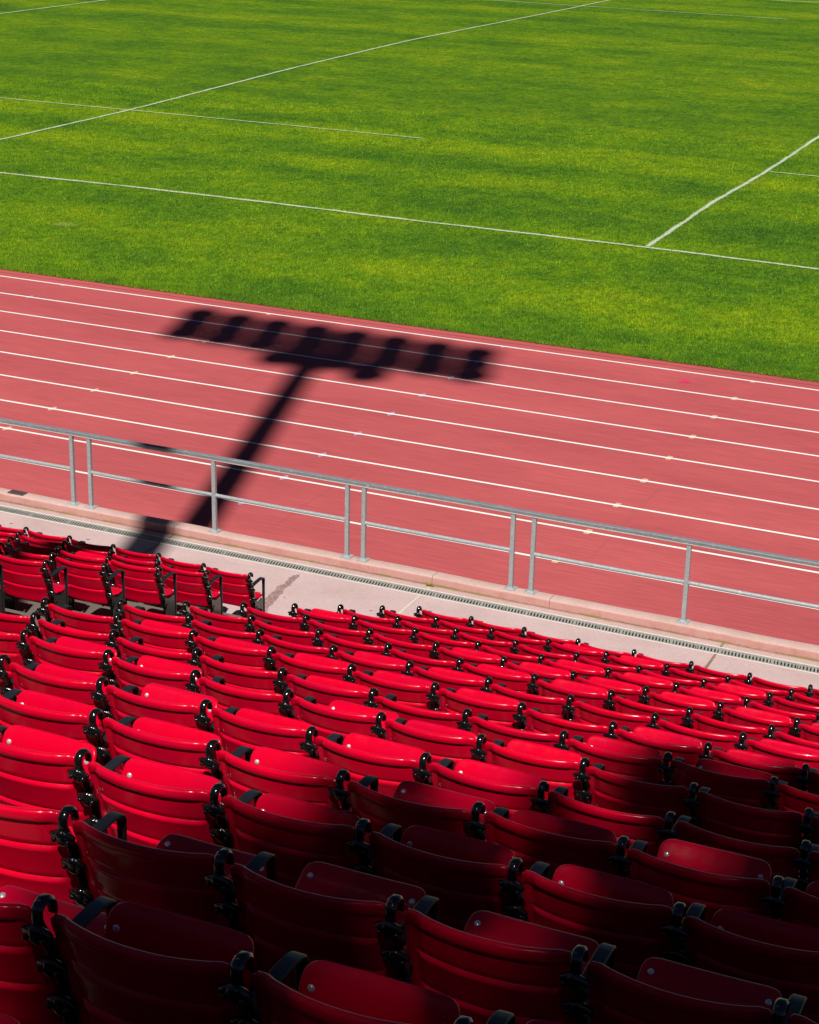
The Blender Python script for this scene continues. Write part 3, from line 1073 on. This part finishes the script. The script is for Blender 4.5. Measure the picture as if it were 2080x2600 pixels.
# ------------------------------------------------------------------ floodlight tower (behind the seats, out of frame) whose shadow falls on the track
ZH = 36.0
HEAD = np.array([-14.70, 28.52, 0.0])
COT = 1/math.tan(EL)
VZ = math.tan(EL)/1.6
tb = HEAD + np.array([SUN[0], SUN[1], 0])/math.cos(EL)*(ZH*COT)
tower = empty('floodlight_tower', (tb[0], tb[1], 0))
tag(tower, 'tall grey floodlight pole with a wide lamp head, its shadow lying across the track', 'floodlight')
pm = MB()
pm.tube([(0, 0, 3.0), (0, 0, 12), (0, 0, 22), (0, 0, ZH + 0.4)], [0.36, 0.32, 0.28, 0.25], 20)
pm.tube([(0, 0, 3.0), (0, 0, 3.9)], 0.50, 20)
pm.build('pole', MAT['galv'], tower)
fr = MB()
SPAN, NC = 6.0, 8
xs = [-2.98 + 0.857*i for i in range(NC)]
for z, r_ in ((0.95, 0.09), (1.35, 0.05), (1.75, 0.05), (2.15, 0.09), (2.55, 0.05), (2.95, 0.05), (3.35, 0.07)):
    fr.tube([(xs[0] - 0.2, 0, ZH + z*VZ), (xs[-1] + 0.2, 0, ZH + z*VZ)], r_, 8)
for x_ in xs:
    fr.tube([(x_, 0, ZH + 0.8), (x_, 0, ZH + 3.5*VZ)], 0.12, 8)
fr.tube([(0, 0, ZH), (0, 0, ZH + 3.1)], 0.17, 12)
fr.add([(-0.75, -0.05, ZH + 0.75), (1.1, -0.05, ZH + 0.75), (0.75, -0.05, ZH + 0.05), (-0.15, -0.05, ZH - 0.45), (-0.75, 0.05, ZH + 0.75), (1.1, 0.05, ZH + 0.75), (0.75, 0.05, ZH + 0.05), (-0.15, 0.05, ZH - 0.45)],
       [(0, 1, 2, 3), (7, 6, 5, 4), (0, 4, 5, 1), (1, 5, 6, 2), (2, 6, 7, 3), (3, 7, 4, 0)])
fr.tube([(0, 0, ZH - 0.1), (-0.75, 0, ZH - 0.05)], 0.13, 10)
fr.tube([(0.9, 0, ZH + 0.7), (1.0, 0, ZH - 0.3)], 0.10, 10)
fr.build('lamp_frame', MAT['galv'], tower)
lp = MB()
lp.tube([(0, -0.12, 0.08), (0, 0.05, 0.0), (0, 0.30, -0.14), (0, 0.42, -0.20)], [0.18, 0.34, 0.40, 0.41], 18)
lamp0 = lp.build('lamp', MAT['galv'], tower)
first = True
spots = [(x_, zz) for x_ in xs for zz in (1.0, 3.35)] + [(-0.75, -0.12), (1.1, -0.45)] + [(x_, 2.2) for x_ in xs]
for (x_, zz) in spots:
    o = lamp0 if first else lamp0.copy()
    if not first:
        COL.objects.link(o); o.parent = tower
    first = False
    o.location = (x_, 0.05, ZH + zz*VZ)
    if zz == 2.2:
        o.scale = (0.92, 1.0, 1.3)

# ------------------------------------------------------------------ tree behind the stand whose crown shades the nearer seats
LIT = [(1975, 1886, 110, 30), (1885, 1924, 100, 25), (2010, 2003, 85, 22), (1735, 2150, 125, 46), (1380, 2238, 120, 96), (1300, 2160, 60, 40),
       (917, 2495, 180, 84), (1280, 2074, 130, 34), (1522, 2034, 150, 36), (620, 2210, 75, 62), (245, 2215, 60, 50), (60, 2595, 200, 80),
       (45, 2450, 80, 50), (1065, 2338, 62, 40), (1055, 2465, 50, 50), (1990, 2290, 60, 30), (330, 2330, 40, 36), (1560, 2420, 46, 30)]
EDGE = [(-900, 2420), (-200, 2350), (0, 2310), (90, 2270), (185, 2105), (330, 2075), (500, 2020), (590, 2065), (835, 2065), (850, 1965), (1075, 1930), (1095, 2020), (1340, 2025),
        (1390, 1985), (1560, 1995), (1580, 1945), (1640, 1900), (1685, 1842), (1775, 1808), (1850, 1840), (1900, 1850), (2000, 1905), (2080, 1915), (2300, 1900), (3200, 1850), (5000, 1900)]
def shaded(px, py):
    ey = np.interp(px, [e[0] for e in EDGE], [e[1] for e in EDGE])
    if py < ey:
        return False
    for cx, cy, rx, ry in LIT:
        if ((px - cx)/rx)**2 + ((py - cy)/ry)**2 < 1:
            return False
    return True
def seat_plane(X, Y):
    return np.array([X, Y, 1.60 + (RISE/TREAD)*(16.074 - Y)])
def make_tree():
    base = np.array([4.2, -11.5, 0.0])
    t = empty('tree', base)
    tag(t, 'tall leafy tree behind the stand shading the nearest seats', 'tree')
    LV, LF = [], []
    n = 0; tries = 0
    while n < 23000 and tries < 140000:
        tries += 1
        X, Y = rng.uniform(-6.5, 6.5), rng.uniform(-4.5, 9.6)
        # rounded overall outline of the crown
        if ((X - 0.3)/6.6)**2 + ((Y - 2.6)/7.4)**2 > 1.0:
            continue
        P = seat_plane(X, Y)
        px, py = proj(P)
        d = AX[2] @ (P - np.array([0, 0, CAM_H]))
        if d > 0.5:
            if not shaded(px, py):
                continue
        D = rng.uniform(22.5, 29.0) - 0.06*((X)**2)
        C = P + SUN*D + rng.normal(0, 0.05, 3)
        for _ in range(3):
            c = C + rng.normal(0, 0.07, 3)
            a = rng.normal(0, 1, 3); a /= np.linalg.norm(a)
            b = np.cross(a, rng.normal(0, 1, 3)); b /= np.linalg.norm(b)
            l, w = rng.uniform(0.14, 0.26), rng.uniform(0.05, 0.09)
            o = len(LV)
            LV += [tuple(c - a*l/2 - base), tuple(c + b*w - base), tuple(c + a*l/2 - base), tuple(c - b*w - base)]
            LF.append((o, o + 1, o + 2, o + 3))
        n += 1
    me = bpy.data.meshes.new('crown')
    me.from_pydata(LV, [], LF)
    me.materials.append(MAT['leaf'])
    o = bpy.data.objects.new('crown', me)
    COL.objects.link(o); o.parent = t
    tk = MB()
    tk.tube([(0, 0, -0.1), (0.1, 0.1, 4), (0, 0.2, 10), (-0.2, 0.3, 16), (-0.3, 0.4, 21), (-0.4, 0.5, 25)], [0.55, 0.42, 0.36, 0.28, 0.18, 0.10], 14)
    for i in range(7):
        z0 = 15 + i*1.3
        a = i*2.2
        tk.tube([(-0.2, 0.3, z0), (-0.2 + 1.4*math.cos(a), 0.3 + 1.4*math.sin(a), z0 + 1.6), (-0.2 + 3.0*math.cos(a), 0.3 + 2.6*math.sin(a), z0 + 3.4)], [0.16, 0.10, 0.04], 8)
    tk.build('trunk', MAT['bark'], t)
    return t
make_tree()
